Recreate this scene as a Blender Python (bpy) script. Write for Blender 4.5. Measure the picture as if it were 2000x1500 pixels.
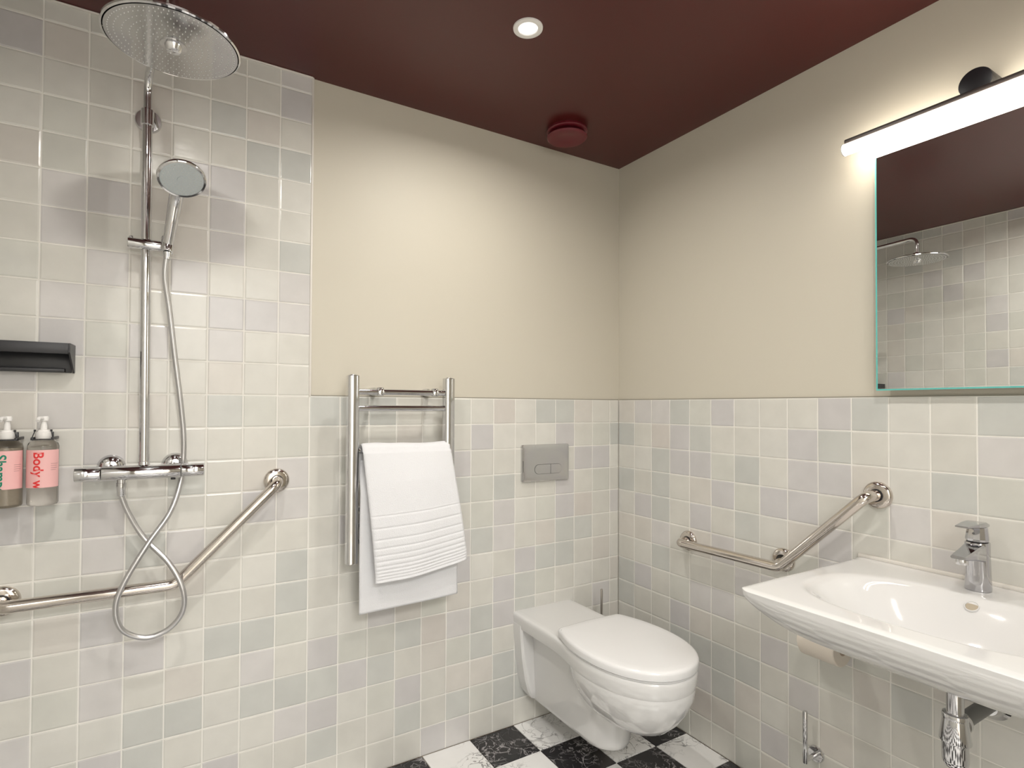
import bpy, bmesh, math, random
from mathutils import Vector, Matrix
for o in list(bpy.data.objects): bpy.data.objects.remove(o, do_unlink=True)
SC = bpy.context.scene; COL = SC.collection
PI = math.pi

# ------------------------------------------------------------------ camera
CAM = dict(loc=(-1.7447, -1.8926, 1.2661), yaw=0.5340, pitch=0.0170, roll=0.0049, f=1085.3, sx=-24.0, sy=26.83)
cd = bpy.data.cameras.new('camera'); co = bpy.data.objects.new('camera', cd); COL.objects.link(co)
fw = Vector((math.sin(CAM['yaw'])*math.cos(CAM['pitch']), math.cos(CAM['yaw'])*math.cos(CAM['pitch']), math.sin(CAM['pitch'])))
rt = fw.cross(Vector((0, 0, 1))).normalized(); up = rt.cross(fw)
r2 = rt*math.cos(CAM['roll']) + up*math.sin(CAM['roll']); u2 = -rt*math.sin(CAM['roll']) + up*math.cos(CAM['roll'])
M = Matrix((r2, u2, -fw)).transposed().to_4x4(); M.translation = Vector(CAM['loc']); co.matrix_world = M
cd.sensor_width = 36.0; cd.lens = 36.0*CAM['f']/2000.0
cd.shift_x = -CAM['sx']/2000.0; cd.shift_y = CAM['sy']/2000.0; cd.clip_start = 0.02
SC.camera = co
# ------------------------------------------------------------------ world, view, light levels
w = bpy.data.worlds.new('world'); SC.world = w; w.use_nodes = True
w.node_tree.nodes['Background'].inputs[0].default_value = (0.9, 0.93, 1, 1)
w.node_tree.nodes['Background'].inputs[1].default_value = 0.05
SC.view_settings.view_transform = 'Standard'; SC.view_settings.look = 'None'
SC.view_settings.gamma = 1.0; SC.view_settings.use_curve_mapping = False
SC.view_settings.exposure = 0.31
DOWN_W = 6.0          # each recessed downlight
HALL_FILL_W = 72.0          # added fill light in the unseen hallway
TUBE_E = 21.0           # mirror light tube

H = 2.359; T = 0.1; DADO = 1.30; XL = -2.25; YF = -2.50; XS = -1.352
# ------------------------------------------------------------------ materials
def mat(name, color=(.8,.8,.8), rough=.5, metal=0., **k):
    m = bpy.data.materials.new(name); m.use_nodes = True
    b = m.node_tree.nodes['Principled BSDF']
    b.inputs['Base Color'].default_value = (*color, 1); b.inputs['Roughness'].default_value = rough
    b.inputs['Metallic'].default_value = metal
    for a, v in k.items(): b.inputs[a.replace('_', ' ')].default_value = v
    return m
def nodes(m): return m.node_tree.nodes, m.node_tree.links, m.node_tree.nodes['Principled BSDF']
def noise_bump(m, scale, strength, dist, detail=2, coord='Object'):
    N, L, b = nodes(m); tc = N.new('ShaderNodeTexCoord'); n = N.new('ShaderNodeTexNoise'); bp = N.new('ShaderNodeBump')
    n.inputs['Scale'].default_value = scale; n.inputs['Detail'].default_value = detail
    bp.inputs['Strength'].default_value = strength; bp.inputs['Distance'].default_value = dist
    L.new(tc.outputs[coord], n.inputs['Vector']); L.new(n.outputs[0], bp.inputs['Height']); L.new(bp.outputs[0], b.inputs['Normal'])
    return m
def vary(m, c1, c2, scale, detail=3):
    N, L, b = nodes(m); tc = N.new('ShaderNodeTexCoord'); n = N.new('ShaderNodeTexNoise'); r = N.new('ShaderNodeValToRGB')
    n.inputs['Scale'].default_value = scale; n.inputs['Detail'].default_value = detail
    r.color_ramp.elements[0].position = .35; r.color_ramp.elements[1].position = .65
    r.color_ramp.elements[0].color = (*c1, 1); r.color_ramp.elements[1].color = (*c2, 1)
    L.new(tc.outputs['Object'], n.inputs['Vector']); L.new(n.outputs[0], r.inputs[0]); L.new(r.outputs[0], b.inputs['Base Color'])
    return m

PAINT = noise_bump(vary(mat('beige_paint', rough=.55), (.570,.536,.452), (.580,.546,.462), 1.5), 260, .08, .001)
CEIL = noise_bump(vary(mat('burgundy_paint', rough=.30), (.072,.0095,.0088), (.076,.0102,.0095), 2), 200, .05, .001)
GROUT = noise_bump(mat('grout', (.80,.785,.735), .85), 300, .2, .001)
CAULK = mat('caulk', (.72,.69,.64), .5)
CHROME = mat('chrome', (.68,.68,.69), .06, 1.)
TAPC = mat('tap_chrome', (.54,.54,.56), .08, 1.)
CHROME_S = mat('satin_chrome', (.74,.74,.75), .2, 1.)
STEEL = mat('polished_steel', (.66,.61,.56), .13, 1.)
noise_bump(STEEL, 90, .02, .0005)
HOSE = mat('hose_metal', (.62,.62,.63), .3, 1.)
CERAMIC = mat('ceramic', (.70,.698,.69), .07, 0., Coat_Weight=.5, Coat_Roughness=.03)
LIDM = mat('lid_plastic', (.76,.76,.76), .16)
BLACK = mat('black_metal', (.012,.012,.015), .38)
DARKGREY = mat('dark_bar', (.030,.024,.022), .4)
RUBBER = mat('grey_spray_face', (.52,.57,.59), .38)
NOZ = mat('pale_nozzle', (.62,.62,.61), .4)
GREYPIPE = mat('grey_plastic', (.16,.16,.155), .45)
WHITEP = mat('white_plastic', (.82,.81,.79), .3)
GLASS = mat('bottle_glass', (.90,.88,.84), .02, 0., Transmission_Weight=1.0, IOR=1.36)
MILKY = mat('milky_liquid', (.42,.37,.30), .25)
PINK = mat('pink_label', (.80,.46,.45), .5)
RED = mat('red_print', (.70,.03,.03), .5)
GREEN = mat('green_print', (.0,.20,.12), .5)
GREYPRINT = mat('grey_print', (.36,.20,.19), .5)
MIRROR = mat('mirror_silver', (.86,.87,.86), .0, 1.)
TEAL = mat('mirror_edge_glass', (.13,.50,.46), .15)
VENTM = mat('burgundy_plastic', (.13,.010,.018), .3)
CARD = mat('cardboard', (.42,.33,.25), .8)
PAPER = noise_bump(mat('tissue_paper', (.72,.66,.58), .95), 120, .3, .002)
DOORM = vary(mat('door_paint', rough=.4), (.55,.50,.42), (.57,.52,.44), 1.2)
DARKHOLE = mat('overflow_recess', (.42,.36,.27), .5)
TOWEL = noise_bump(mat('terry', (.74,.745,.765), .95, 0., Sheen_Weight=.15), 420, .55, .003, 4)

# tile glaze: colour comes from the tile object, gentle unevenness from noise
TILE = mat('glazed_tile', rough=.2); N, L, b = nodes(TILE)
oi = N.new('ShaderNodeObjectInfo'); geo = N.new('ShaderNodeNewGeometry'); n1 = N.new('ShaderNodeTexNoise'); n1.inputs['Scale'].default_value = 14; n1.inputs['Detail'].default_value = 3
mp = N.new('ShaderNodeMapRange'); mp.inputs[1].default_value = .3; mp.inputs[2].default_value = .7; mp.inputs[3].default_value = .965; mp.inputs[4].default_value = 1.035
mx = N.new('ShaderNodeVectorMath'); mx.operation = 'SCALE'
L.new(geo.outputs['Position'], n1.inputs['Vector']); L.new(n1.outputs[0], mp.inputs[0])
L.new(oi.outputs['Color'], mx.inputs[0]); L.new(mp.outputs[0], mx.inputs['Scale']); L.new(mx.outputs[0], b.inputs['Base Color'])
n2 = N.new('ShaderNodeTexNoise'); n2.inputs['Scale'].default_value = 26; n2.inputs['Detail'].default_value = 2; bp = N.new('ShaderNodeBump')
bp.inputs['Strength'].default_value = .3; bp.inputs['Distance'].default_value = .0016
L.new(geo.outputs['Position'], n2.inputs['Vector']); L.new(n2.outputs[0], bp.inputs['Height']); L.new(bp.outputs[0], b.inputs['Normal'])

def marble(name, base, base2, vein, rough, wid, scale):
    m = mat(name, rough=rough); N, L, b = nodes(m)
    tc = N.new('ShaderNodeTexCoord'); oi = N.new('ShaderNodeObjectInfo'); s = N.new('ShaderNodeMath'); s.operation = 'MULTIPLY'; s.inputs[1].default_value = 37.
    cb = N.new('ShaderNodeCombineXYZ'); ad = N.new('ShaderNodeVectorMath'); ad.operation = 'ADD'
    L.new(oi.outputs['Random'], s.inputs[0]); L.new(s.outputs[0], cb.inputs[2]); L.new(s.outputs[0], cb.inputs[0])
    L.new(tc.outputs['Object'], ad.inputs[0]); L.new(cb.outputs[0], ad.inputs[1])
    def ridge(sc, wd, det, dist):
        n = N.new('ShaderNodeTexNoise'); n.inputs['Scale'].default_value = sc; n.inputs['Detail'].default_value = det; n.inputs['Distortion'].default_value = dist
        L.new(ad.outputs[0], n.inputs['Vector'])
        a = N.new('ShaderNodeMath'); a.operation = 'SUBTRACT'; a.inputs[1].default_value = .5; L.new(n.outputs[0], a.inputs[0])
        c = N.new('ShaderNodeMath'); c.operation = 'ABSOLUTE'; L.new(a.outputs[0], c.inputs[0])
        d = N.new('ShaderNodeMapRange'); d.inputs[1].default_value = 0; d.inputs[2].default_value = wd; d.inputs[3].default_value = 1; d.inputs[4].default_value = 0
        L.new(c.outputs[0], d.inputs[0]); return d.outputs[0]
    v1 = ridge(scale, wid, 5, 1.2); v2 = ridge(scale*2.7, wid*1.1, 6, .8)
    msk = N.new('ShaderNodeTexNoise'); msk.inputs['Scale'].default_value = scale*1.1; L.new(ad.outputs[0], msk.inputs['Vector'])
    mm = N.new('ShaderNodeMapRange'); mm.inputs[1].default_value = .42; mm.inputs[2].default_value = .62; L.new(msk.outputs[0], mm.inputs[0])
    q = N.new('ShaderNodeMath'); q.operation = 'MULTIPLY'; L.new(v2, q.inputs[0]); L.new(mm.outputs[0], q.inputs[1])
    q1 = N.new('ShaderNodeMath'); q1.operation = 'MULTIPLY'; L.new(v1, q1.inputs[0]); L.new(mm.outputs[0], q1.inputs[1])
    q2 = N.new('ShaderNodeMath'); q2.operation = 'MAXIMUM'; L.new(q.outputs[0], q2.inputs[0]); L.new(q1.outputs[0], q2.inputs[1])
    cl = N.new('ShaderNodeTexNoise'); cl.inputs['Scale'].default_value = scale*1.5; cl.inputs['Detail'].default_value = 4; L.new(ad.outputs[0], cl.inputs['Vector'])
    m1 = N.new('ShaderNodeMix'); m1.data_type = 'RGBA'; m1.inputs[6].default_value = (*base, 1); m1.inputs[7].default_value = (*base2, 1); L.new(cl.outputs[0], m1.inputs[0])
    m2 = N.new('ShaderNodeMix'); m2.data_type = 'RGBA'; m2.inputs[7].default_value = (*vein, 1); L.new(m1.outputs[2], m2.inputs[6]); L.new(q2.outputs[0], m2.inputs[0])
    L.new(m2.outputs[2], b.inputs['Base Color']); return m
MBLACK = marble('black_marble', (.012,.012,.014), (.024,.022,.024), (.42,.40,.40), .22, .018, 9)
MWHITE = marble('white_marble', (.86,.855,.84), (.74,.735,.72), (.045,.042,.042), .22, .016, 6)
FGROUT = mat('floor_grout', (.30,.22,.14), .8)

def emit(name, col, s):
    m = bpy.data.materials.new(name); m.use_nodes = True; N = m.node_tree.nodes; N.clear()
    e = N.new('ShaderNodeEmission'); o = N.new('ShaderNodeOutputMaterial'); e.inputs[0].default_value = (*col, 1); e.inputs[1].default_value = s
    m.node_tree.links.new(e.outputs[0], o.inputs[0]); return m
TUBE = emit('tube_glow', (1., .90, .76), TUBE_E)
LAMPGLOW = emit('downlight_glow', (1., .95, .88), 1.1)

# ------------------------------------------------------------------ helpers
def wloc(p):
    v = Vector((0, 0, 0))
    while p is not None: v = v + p.location; p = p.parent
    return v
def bm2obj(name, bm, m, parent=None, smooth=40):
    bm.normal_update()
    if parent is not None: bmesh.ops.translate(bm, verts=bm.verts, vec=-wloc(parent))
    me = bpy.data.meshes.new(name); bm.to_mesh(me); bm.free()
    if m: me.materials.append(m)
    if smooth:
        me.shade_smooth()
        me.set_sharp_from_angle(angle=math.radians(smooth))
    o = bpy.data.objects.new(name, me); COL.objects.link(o)
    if parent is not None: o.parent = parent
    return o
def tag(o, label, cat, group=None):
    o['label'] = label; o['category'] = cat
    if group: o['group'] = group
    return o
def thing(name, label, cat, loc, group=None):
    o = bpy.data.objects.new(name, None); COL.objects.link(o); o.location = loc; o.empty_display_size = .05
    return tag(o, label, cat, group)
def struct(name, bm, m, label=None, smooth=0):
    o = bm2obj(name, bm, m, None, smooth); o['kind'] = 'structure'
    if label: o['label'] = label
    return o
def box(x0, x1, y0, y1, z0, z1, bev=0, seg=2, bm=None):
    b2 = bmesh.new(); bmesh.ops.create_cube(b2, size=1)
    for v in b2.verts:
        v.co = Vector(((x0+x1)/2 + v.co.x*(x1-x0), (y0+y1)/2 + v.co.y*(y1-y0), (z0+z1)/2 + v.co.z*(z1-z0)))
    if bev: bmesh.ops.bevel(b2, geom=b2.edges[:], offset=bev, segments=seg, profile=.5, affect='EDGES')
    return merge(bm, b2)
def merge(bm, b2):
    if bm is None: return b2
    me = bpy.data.meshes.new('tmp'); b2.to_mesh(me); b2.free(); bm.from_mesh(me); bpy.data.meshes.remove(me); return bm
def frame(d):
    d = Vector(d).normalized(); a = Vector((0, 0, 1)) if abs(d.z) < .9 else Vector((1, 0, 0))
    u = d.cross(a).normalized(); v = d.cross(u).normalized(); return d, u, v
def lathe(prof, c, axis, seg=40, bm=None, caps=True):
    """prof: list of (distance along axis, radius)"""
    b2 = bmesh.new(); d, u, v = frame(axis); c = Vector(c); rings = []
    for t, r in prof:
        if r < 1e-6: rings.append([b2.verts.new(c + d*t)]); continue
        rings.append([b2.verts.new(c + d*t + (u*math.cos(a) + v*math.sin(a))*r) for a in [2*PI*k/seg for k in range(seg)]])
    for A, B in zip(rings, rings[1:]):
        if len(A) == 1 and len(B) == 1: continue
        for k in range(seg):
            k2 = (k+1) % seg
            if len(A) == 1: b2.faces.new((A[0], B[k], B[k2]))
            elif len(B) == 1: b2.faces.new((A[k], B[0], A[k2]))
            else: b2.faces.new((A[k], B[k], B[k2], A[k2]))
    if caps:
        if len(rings[0]) > 1: b2.faces.new(rings[0])
        if len(rings[-1]) > 1: b2.faces.new(rings[-1])
    bmesh.ops.recalc_face_normals(b2, faces=b2.faces)
    return merge(bm, b2)
def cyl(a, b, r, r2=None, seg=28, bev=.0, bm=None):
    a = Vector(a); b = Vector(b); l = (b-a).length; r2 = r if r2 is None else r2
    pr = [(0, r), (l, r2)] if not bev else [(0, r-bev), (bev*.3, r-bev*.3), (bev, r), (l-bev, r2), (l-bev*.3, r2-bev*.3), (l, r2-bev)]
    return lathe(pr, a, b-a, seg, bm)
def fillet(pts, rad, n=8):
    pts = [Vector(p) for p in pts]; out = [pts[0]]
    for i in range(1, len(pts)-1):
        p = pts[i]; a = (pts[i-1]-p); b = (pts[i+1]-p); r = rad if not isinstance(rad, (list, tuple)) else rad[i-1]
        ang = a.angle(b); t = min(r/math.tan(ang/2), a.length*.49, b.length*.49)
        A = p + a.normalized()*t; B = p + b.normalized()*t
        for k in range(n+1):
            s = k/n; out.append(A*(1-s)**2 + p*2*s*(1-s) + B*s*s)
    out.append(pts[-1]); return out
def catmull(pts, n=10):
    P = [Vector(p) for p in pts]; P = [P[0]*2-P[1]] + P + [P[-1]*2-P[-2]]; out = []
    for i in range(1, len(P)-2):
        for k in range(n):
            t = k/n; a, b, c, d = P[i-1:i+3]
            out.append(.5*((2*b) + (c-a)*t + (2*a-5*b+4*c-d)*t*t + (3*b-a-3*c+d)*t**3))
    out.append(P[-2]); return out
def sweep(pts, r, seg=16, bm=None, caps=True):
    b2 = bmesh.new(); pts = [Vector(p) for p in pts]; n = len(pts); rings = []
    tan = [(pts[min(i+1, n-1)] - pts[max(i-1, 0)]).normalized() for i in range(n)]
    _, u, _ = frame(tan[0])
    for i in range(n):
        u = (u - tan[i]*u.dot(tan[i])).normalized(); v = tan[i].cross(u); rr = r(i/(n-1)) if callable(r) else r
        rings.append([b2.verts.new(pts[i] + (u*math.cos(a)+v*math.sin(a))*rr) for a in [2*PI*k/seg for k in range(seg)]])
    for A, B in zip(rings, rings[1:]):
        for k in range(seg): b2.faces.new((A[k], A[(k+1) % seg], B[(k+1) % seg], B[k]))
    if caps: b2.faces.new(rings[0][::-1]); b2.faces.new(rings[-1])
    bmesh.ops.recalc_face_normals(b2, faces=b2.faces)
    return merge(bm, b2)
def loft(secs, bm=None, caps=True):
    b2 = bmesh.new(); R = [[b2.verts.new(p) for p in s] for s in secs]; n = len(R[0])
    for A, B in zip(R, R[1:]):
        for k in range(n): b2.faces.new((A[k], A[(k+1) % n], B[(k+1) % n], B[k]))
    if caps: b2.faces.new(R[0][::-1]); b2.faces.new(R[-1])
    bmesh.ops.recalc_face_normals(b2, faces=b2.faces)
    return merge(bm, b2)
def child(name, o, parent): o.parent = parent; return o

# ------------------------------------------------------------------ the setting
random.seed(4)
def tile_mesh(w, h, seed, sh=True):
    rnd = random.Random(seed); bm = bmesh.new(); e = min(.0035, w*.12, h*.12); R = {}
    xs = [-w/2+e, 0, w/2-e]; zs = [-h/2+e, 0, h/2-e]
    for i in range(3):
        for j in range(3): R[i, j] = bm.verts.new((xs[i], -.0062 + rnd.uniform(-.0002, .0002), zs[j]))
    ring = [(0,0),(1,0),(2,0),(2,1),(2,2),(1,2),(0,2),(0,1)]
    def o(i, j, d): return bm.verts.new(((i-1)*(w/2) + rnd.uniform(-.0003,.0003), d, (j-1)*(h/2) + rnd.uniform(-.0003,.0003)))
    O = [o(i, j, -.0054) for i, j in ring]; K = [bm.verts.new((v.co.x, 0, v.co.z)) for v in O]
    for i in range(2):
        for j in range(2): bm.faces.new((R[i,j], R[i+1,j], R[i+1,j+1], R[i,j+1]))
    for k in range(8):
        k2 = (k+1) % 8
        bm.faces.new((O[k], O[k2], R[ring[k2]], R[ring[k]])); bm.faces.new((K[k], K[k2], O[k2], O[k]))
    bmesh.ops.recalc_face_normals(bm, faces=bm.faces)
    if not sh: return bm
    me = bpy.data.meshes.new('tile'); bm.to_mesh(me); bm.free(); me.materials.append(TILE); me.shade_smooth(); me.set_sharp_from_angle(angle=math.radians(6)); return me
cache = {}
def tmesh(w, h):
    k = (round(w, 3), round(h, 3), random.randrange(7))
    if k not in cache: cache[k] = tile_mesh(w, h, hash(k) % 9999 + k[2])
    return cache[k]
PAL = [((.618,.608,.562), 46), ((.640,.632,.590), 22), ((.592,.592,.545), 14), ((.600,.585,.572), 12), ((.612,.588,.545), 12), ((.548,.555,.525), 8), ((.560,.546,.540), 7)]
def tone():
    r = random.random()*sum(p[1] for p in PAL)
    for c, wgt in PAL:
        r -= wgt
        if r < 0: break
    s = random.uniform(.97, 1.03); return (c[0]*s, c[1]*s, c[2]*s, 1)
NOTE = {'g': (.532,.540,.512), 'l': (.555,.543,.540), 'p': (.600,.568,.530), 'w': (.645,.635,.592)}
G = .0034
def put_tile(wall, pos, rz, w, h, key=None):
    o = bpy.data.objects.new('tile', tmesh(w-G, h-G)); COL.objects.link(o)
    o.parent = wall; o.location = pos
    o.rotation_euler = (random.uniform(-.004,.004), 0, rz + random.uniform(-.004,.004))
    o.color = (*NOTE[key], 1) if key else tone()
    return o
DEP = .0062  # tile face stands this far in front of its bed
def bed(name, parent, bm): o = bm2obj(name, bm, GROUT, parent, 0); return o

# floor: checkerboard of marble tiles
FT = .195
floor = struct('floor', box(XL-.1, .1, YF-.1, .1, -.1, -.004), FGROUT)
FB = {}
for nm, mt in (('b', MBLACK), ('w', MWHITE)):
    bm = box(-FT/2+.0012, FT/2-.0012, -FT/2+.0012, FT/2-.0012, -.006, 0, .0009, 1); me = bpy.data.meshes.new('floor_tile'); bm.to_mesh(me); bm.free(); me.materials.append(mt); FB[nm] = me
fx0, fy0 = -.36+FT, -.188+FT   # grid lines at x=-.36-k*FT, y=-.188-k*FT
for i in range(-1, 12):
    for j in range(-1, 13):
        x1 = fx0 - (i-1)*FT + 0; x0 = x1-FT; y1 = fy0 - j*FT; y0 = y1-FT
        cx0, cx1, cy0, cy1 = max(x0, XL), min(x1, 0), max(y0, YF), min(y1, 0)
        if cx1-cx0 < .01 or cy1-cy0 < .01: continue
        ii = round((x0+.36)/FT); jj = round((y0+.188)/FT)
        black = (ii + jj) % 2 == 0
        if cx1-cx0 > FT-.002 and cy1-cy0 > FT-.002: me = FB['b' if black else 'w']
        else:
            bm = box(-(cx1-cx0)/2+.0012, (cx1-cx0)/2-.0012, -(cy1-cy0)/2+.0012, (cy1-cy0)/2-.0012, -.006, 0, .0009, 1)
            me = bpy.data.meshes.new('floor_tile'); bm.to_mesh(me); bm.free(); me.materials.append(MBLACK if black else MWHITE)
        o = bpy.data.objects.new('tile', me); COL.objects.link(o); o.parent = floor; o.location = ((cx0+cx1)/2, (cy0+cy1)/2, 0)
        o.rotation_euler = (0, 0, 0)

struct('ceiling', box(XL-.1, .1, YF-.1, .1, H, H+.1), CEIL)
# back wall: painted above a tiled dado
wall_back = struct('wall_back', box(XS, .1, .008, .12, -.004, H), PAINT)
bed('grout_bed', wall_back, box(XS, 0, DEP-.0048, .008, 0, DADO))
wall_shower = struct('wall_shower', box(XL-.1, XS, .008, .12, -.004, H), GROUT)
bed('grout_bed', wall_shower, box(XL, XS, DEP-.0048, .008, 0, H))
wall_right = struct('wall_right', box(.008, .12, YF-.1, .008, -.004, H), PAINT)
bed('grout_bed', wall_right, box(DEP-.0048, .008, YF, 0, 0, DADO))
wall_left = struct('wall_left', box(XL-.12, XL-.008, YF-.1, .008, -.004, H), GROUT)
bed('grout_bed', wall_left, box(XL-.008, XL-DEP+.0048, YF, 0, 0, H))
# tiles that stand out in the photograph: (column, row) -> tone
BK = {(0,11):'g',(1,10):'l',(2,8):'p',(4,12):'g',(5,12):'w',(6,12):'p',(5,11):'w',(6,11):'w',(7,11):'l',(6,9):'g',(3,8):'l',(5,6):'l',(6,5):'l',(7,4):'g',
      (3,6):'g',(6,2):'g',(5,2):'g',(5,1):'g',(6,1):'g',(12,12):'g',(11,12):'g',(11,7):'g',(10,7):'g',(12,5):'w',(9,4):'p',(8,6):'l'}
xs = [0, -.052] + [-.052-.1*k for k in range(1, 14)]
for c in range(14):
    x1 = xs[c]; x0 = xs[c+1]
    if c == 13: x0 = XS
    if x1 - x0 < .02: continue
    for r in range(13): put_tile(wall_back, ((x0+x1)/2, DEP, (r+.5)*T), 0, x1-x0, T, BK.get((c, r)))
SH = {(0,7):'g',(0,6):'g',(1,5):'g',(2,5):'g',(3,3):'g',(0,3):'g',(5,10):'g',(7,9):'l',(0,17):'g',(1,15):'l',(2,15):'l',(0,22):'l',(2,19):'l',(3,19):'l',(1,20):'g',(0,20):'g',(4,8):'g',(1,9):'l',(6,14):'l',(5,6):'l',(2,2):'w',(1,2):'w'}
for c in range(9):
    x1 = XS-.1*c; x0 = max(XL, x1-.1)
    for r in range(24):
        z0 = r*T; z1 = min(H-.002, z0+T); put_tile(wall_shower, ((x0+x1)/2, DEP, (z0+z1)/2), 0, x1-x0, z1-z0, SH.get((c, r)))
RT = {(5,12):'l',(8,11):'l',(2,11):'p',(3,11):'l',(2,10):'g',(3,10):'l',(4,10):'l',(5,9):'l',(0,11):'g',(0,9):'g',(2,9):'g',(2,8):'g',(8,9):'l',(7,9):'l',(9,10):'l',(12,10):'g',(13,12):'g',
      (9,11):'g',(10,12):'g',(4,8):'l',(3,12):'g',(2,6):'g',(0,5):'g',(1,5):'l',(3,4):'l',(4,3):'g',(3,3):'g',(5,2):'g',(4,1):'p',(6,3):'g',(6,10):'g',(11,7):'g'}
for c in range(22):
    for r in range(13): put_tile(wall_right, (DEP, -(c+.5)*T, (r+.5)*T), -PI/2, T, T, RT.get((c, r)))
rest = bmesh.new()
for c in range(25):
    y1 = -.1*c; y0 = max(YF, y1-.1)
    for r in range(24):
        z0 = r*T; z1 = min(H-.002, z0+T)
        if c < 12: put_tile(wall_left, (XL-DEP, (y0+y1)/2, (z0+z1)/2), PI/2, y1-y0, z1-z0)
        else:
            b2 = tile_mesh(y1-y0-G, z1-z0-G, c*31+r, False)
            bmesh.ops.transform(b2, verts=b2.verts, matrix=Matrix.Translation((XL-DEP, (y0+y1)/2, (z0+z1)/2)) @ Matrix.Rotation(PI/2, 4, 'Z'))
            merge(rest, b2)
o = bm2obj('far_tiles', rest, TILE, wall_left, 6); o['kind'] = 'stuff'; o.color = (.61,.60,.555,1)
rest = bmesh.new()
for c in range(22, 25):
    for r in range(13):
        b2 = tile_mesh(T-G, T-G, c*31+r, False)
        bmesh.ops.transform(b2, verts=b2.verts, matrix=Matrix.Translation((DEP, -(c+.5)*T, (r+.5)*T)) @ Matrix.Rotation(-PI/2, 4, 'Z')); merge(rest, b2)
o = bm2obj('far_tiles', rest, TILE, wall_right, 6); o['kind'] = 'stuff'; o.color = (.61,.60,.555,1)
# front wall with an added doorway, opened wide to let in hallway light
DX0, DX1, DH = -2.12, -1.02, 2.24
wf = bmesh.new(); box(XL-.1, DX0, YF-.12, YF, -.004, H, bm=wf); box(DX1, .1, YF-.12, YF, -.004, H, bm=wf); box(DX0, DX1, YF-.12, YF, DH, H, bm=wf)
struct('wall_front', wf, PAINT)
tr = bmesh.new(); box(DX0-.06, DX0, YF, YF+.018, 0, DH+.06, .003, bm=tr); box(DX1, DX1+.06, YF, YF+.018, 0, DH+.06, .003, bm=tr); box(DX0, DX1, YF, YF+.018, DH, DH+.06, .003, bm=tr)
struct('trim_1', tr, DOORM, 'painted architrave around the added doorway')
hall = bmesh.new(); yb = YF-1.5
box(XL, .1, yb-.05, yb, 0, 2.5, bm=hall); box(XL-.05, XL, yb, YF-.12, 0, 2.5, bm=hall); box(.1, .15, yb, YF-.12, 0, 2.5, bm=hall); box(XL, .1, yb, YF-.12, 2.5, 2.55, bm=hall)
struct('wall_added_hall', hall, mat('hall_white', (.80,.79,.77), .7))  # added hallway, its white walls bounce soft light into the room
struct('floor_added_hall', box(XL, .1, yb, YF-.1, -.1, -.003), mat('hall_floor', (.6,.57,.52), .5))
# caulk, edge trims and painted shadow gaps
tb = bmesh.new(); box(XL, XS, -.006, .002, H-.006, H-.0005, .002, bm=tb); struct('trim_2', tb, CAULK, 'white sealant bead between shower tiles and ceiling', 40)
tb = bmesh.new(); box(XS-.003, XS+.004, -.002, .008, DADO, H-.001, .0015, bm=tb); struct('trim_3', tb, CAULK, 'pale edge strip ending the shower tiles beside the painted wall', 40)
SHADOW_GAP = mat('shadow_gap_grey', (.26,.245,.20), .7)  # grey stands for the shade in the gap above the tiles
tb = bmesh.new(); box(XS+.004, -.001, .002, .0085, DADO+.0004, DADO+.0032, bm=tb); struct('trim_5', tb, SHADOW_GAP, 'thin grey strip painted as the shadow gap along the top of the back wall tiles')
tb = bmesh.new(); box(.002, .0085, YF, -.001, DADO+.0004, DADO+.0032, bm=tb); struct('trim_6', tb, SHADOW_GAP, 'thin grey strip painted as the shadow gap along the top of the right wall tiles')
tb = bmesh.new(); box(XL+.0005, XL+.006, YF, -.006, H-.006, H-.0005, .002, bm=tb); struct('trim_4', tb, CAULK, 'white sealant bead between left wall tiles and ceiling', 40)

# ------------------------------------------------------------------ lights: seen and unseen downlights, added hallway fill
def downlight(x, y, label, watts):
    t = thing('downlight', label, 'ceiling light', (x, y, H), 'recessed ceiling downlights')
    bm2obj('bezel', lathe([(0, .043), (.004, .0425), (.0055, .039), (.004, .029), (.001, .0285)], (x, y, H), (0, 0, -1), 40, caps=False), WHITEP, t)
    bm2obj('reflector', lathe([(.001, .029), (.0008, .018), (.0004, .008), (.0003, 0)], (x, y, H), (0, 0, -1), 40, caps=False), LAMPGLOW, t)
    ld = bpy.data.lights.new('downlight_beam', 'AREA'); ld.shape = 'DISK'; ld.size = .06; ld.energy = watts; ld.color = (1, .955, .89); ld.spread = math.radians(165)
    lo = bpy.data.objects.new('downlight_beam', ld); COL.objects.link(lo); lo.parent = t; lo.location = (0, 0, -.012)
downlight(-.874, -.57, 'white recessed downlight in the burgundy ceiling above the toilet area', DOWN_W)
downlight(-1.73, -1.05, 'unseen white recessed downlight in the burgundy ceiling in front of the shower', DOWN_W)  # out of view, placed from glints on the shower tiles
downlight(-.874, -1.62, 'added unseen white recessed downlight in the burgundy ceiling near the doorway', DOWN_W)  # out of view, added to even out the brightness
ld = bpy.data.lights.new('added_hall_fill', 'AREA'); ld.shape = 'RECTANGLE'; ld.size = .9; ld.size_y = 1.0; ld.energy = HALL_FILL_W; ld.color = (1, .985, .965)  # unseen area light, added to fill the room through the doorway
lo = bpy.data.objects.new('added_hall_fill', ld); COL.objects.link(lo); lo.location = (-1.5, YF-.75, 2.46)

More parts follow.
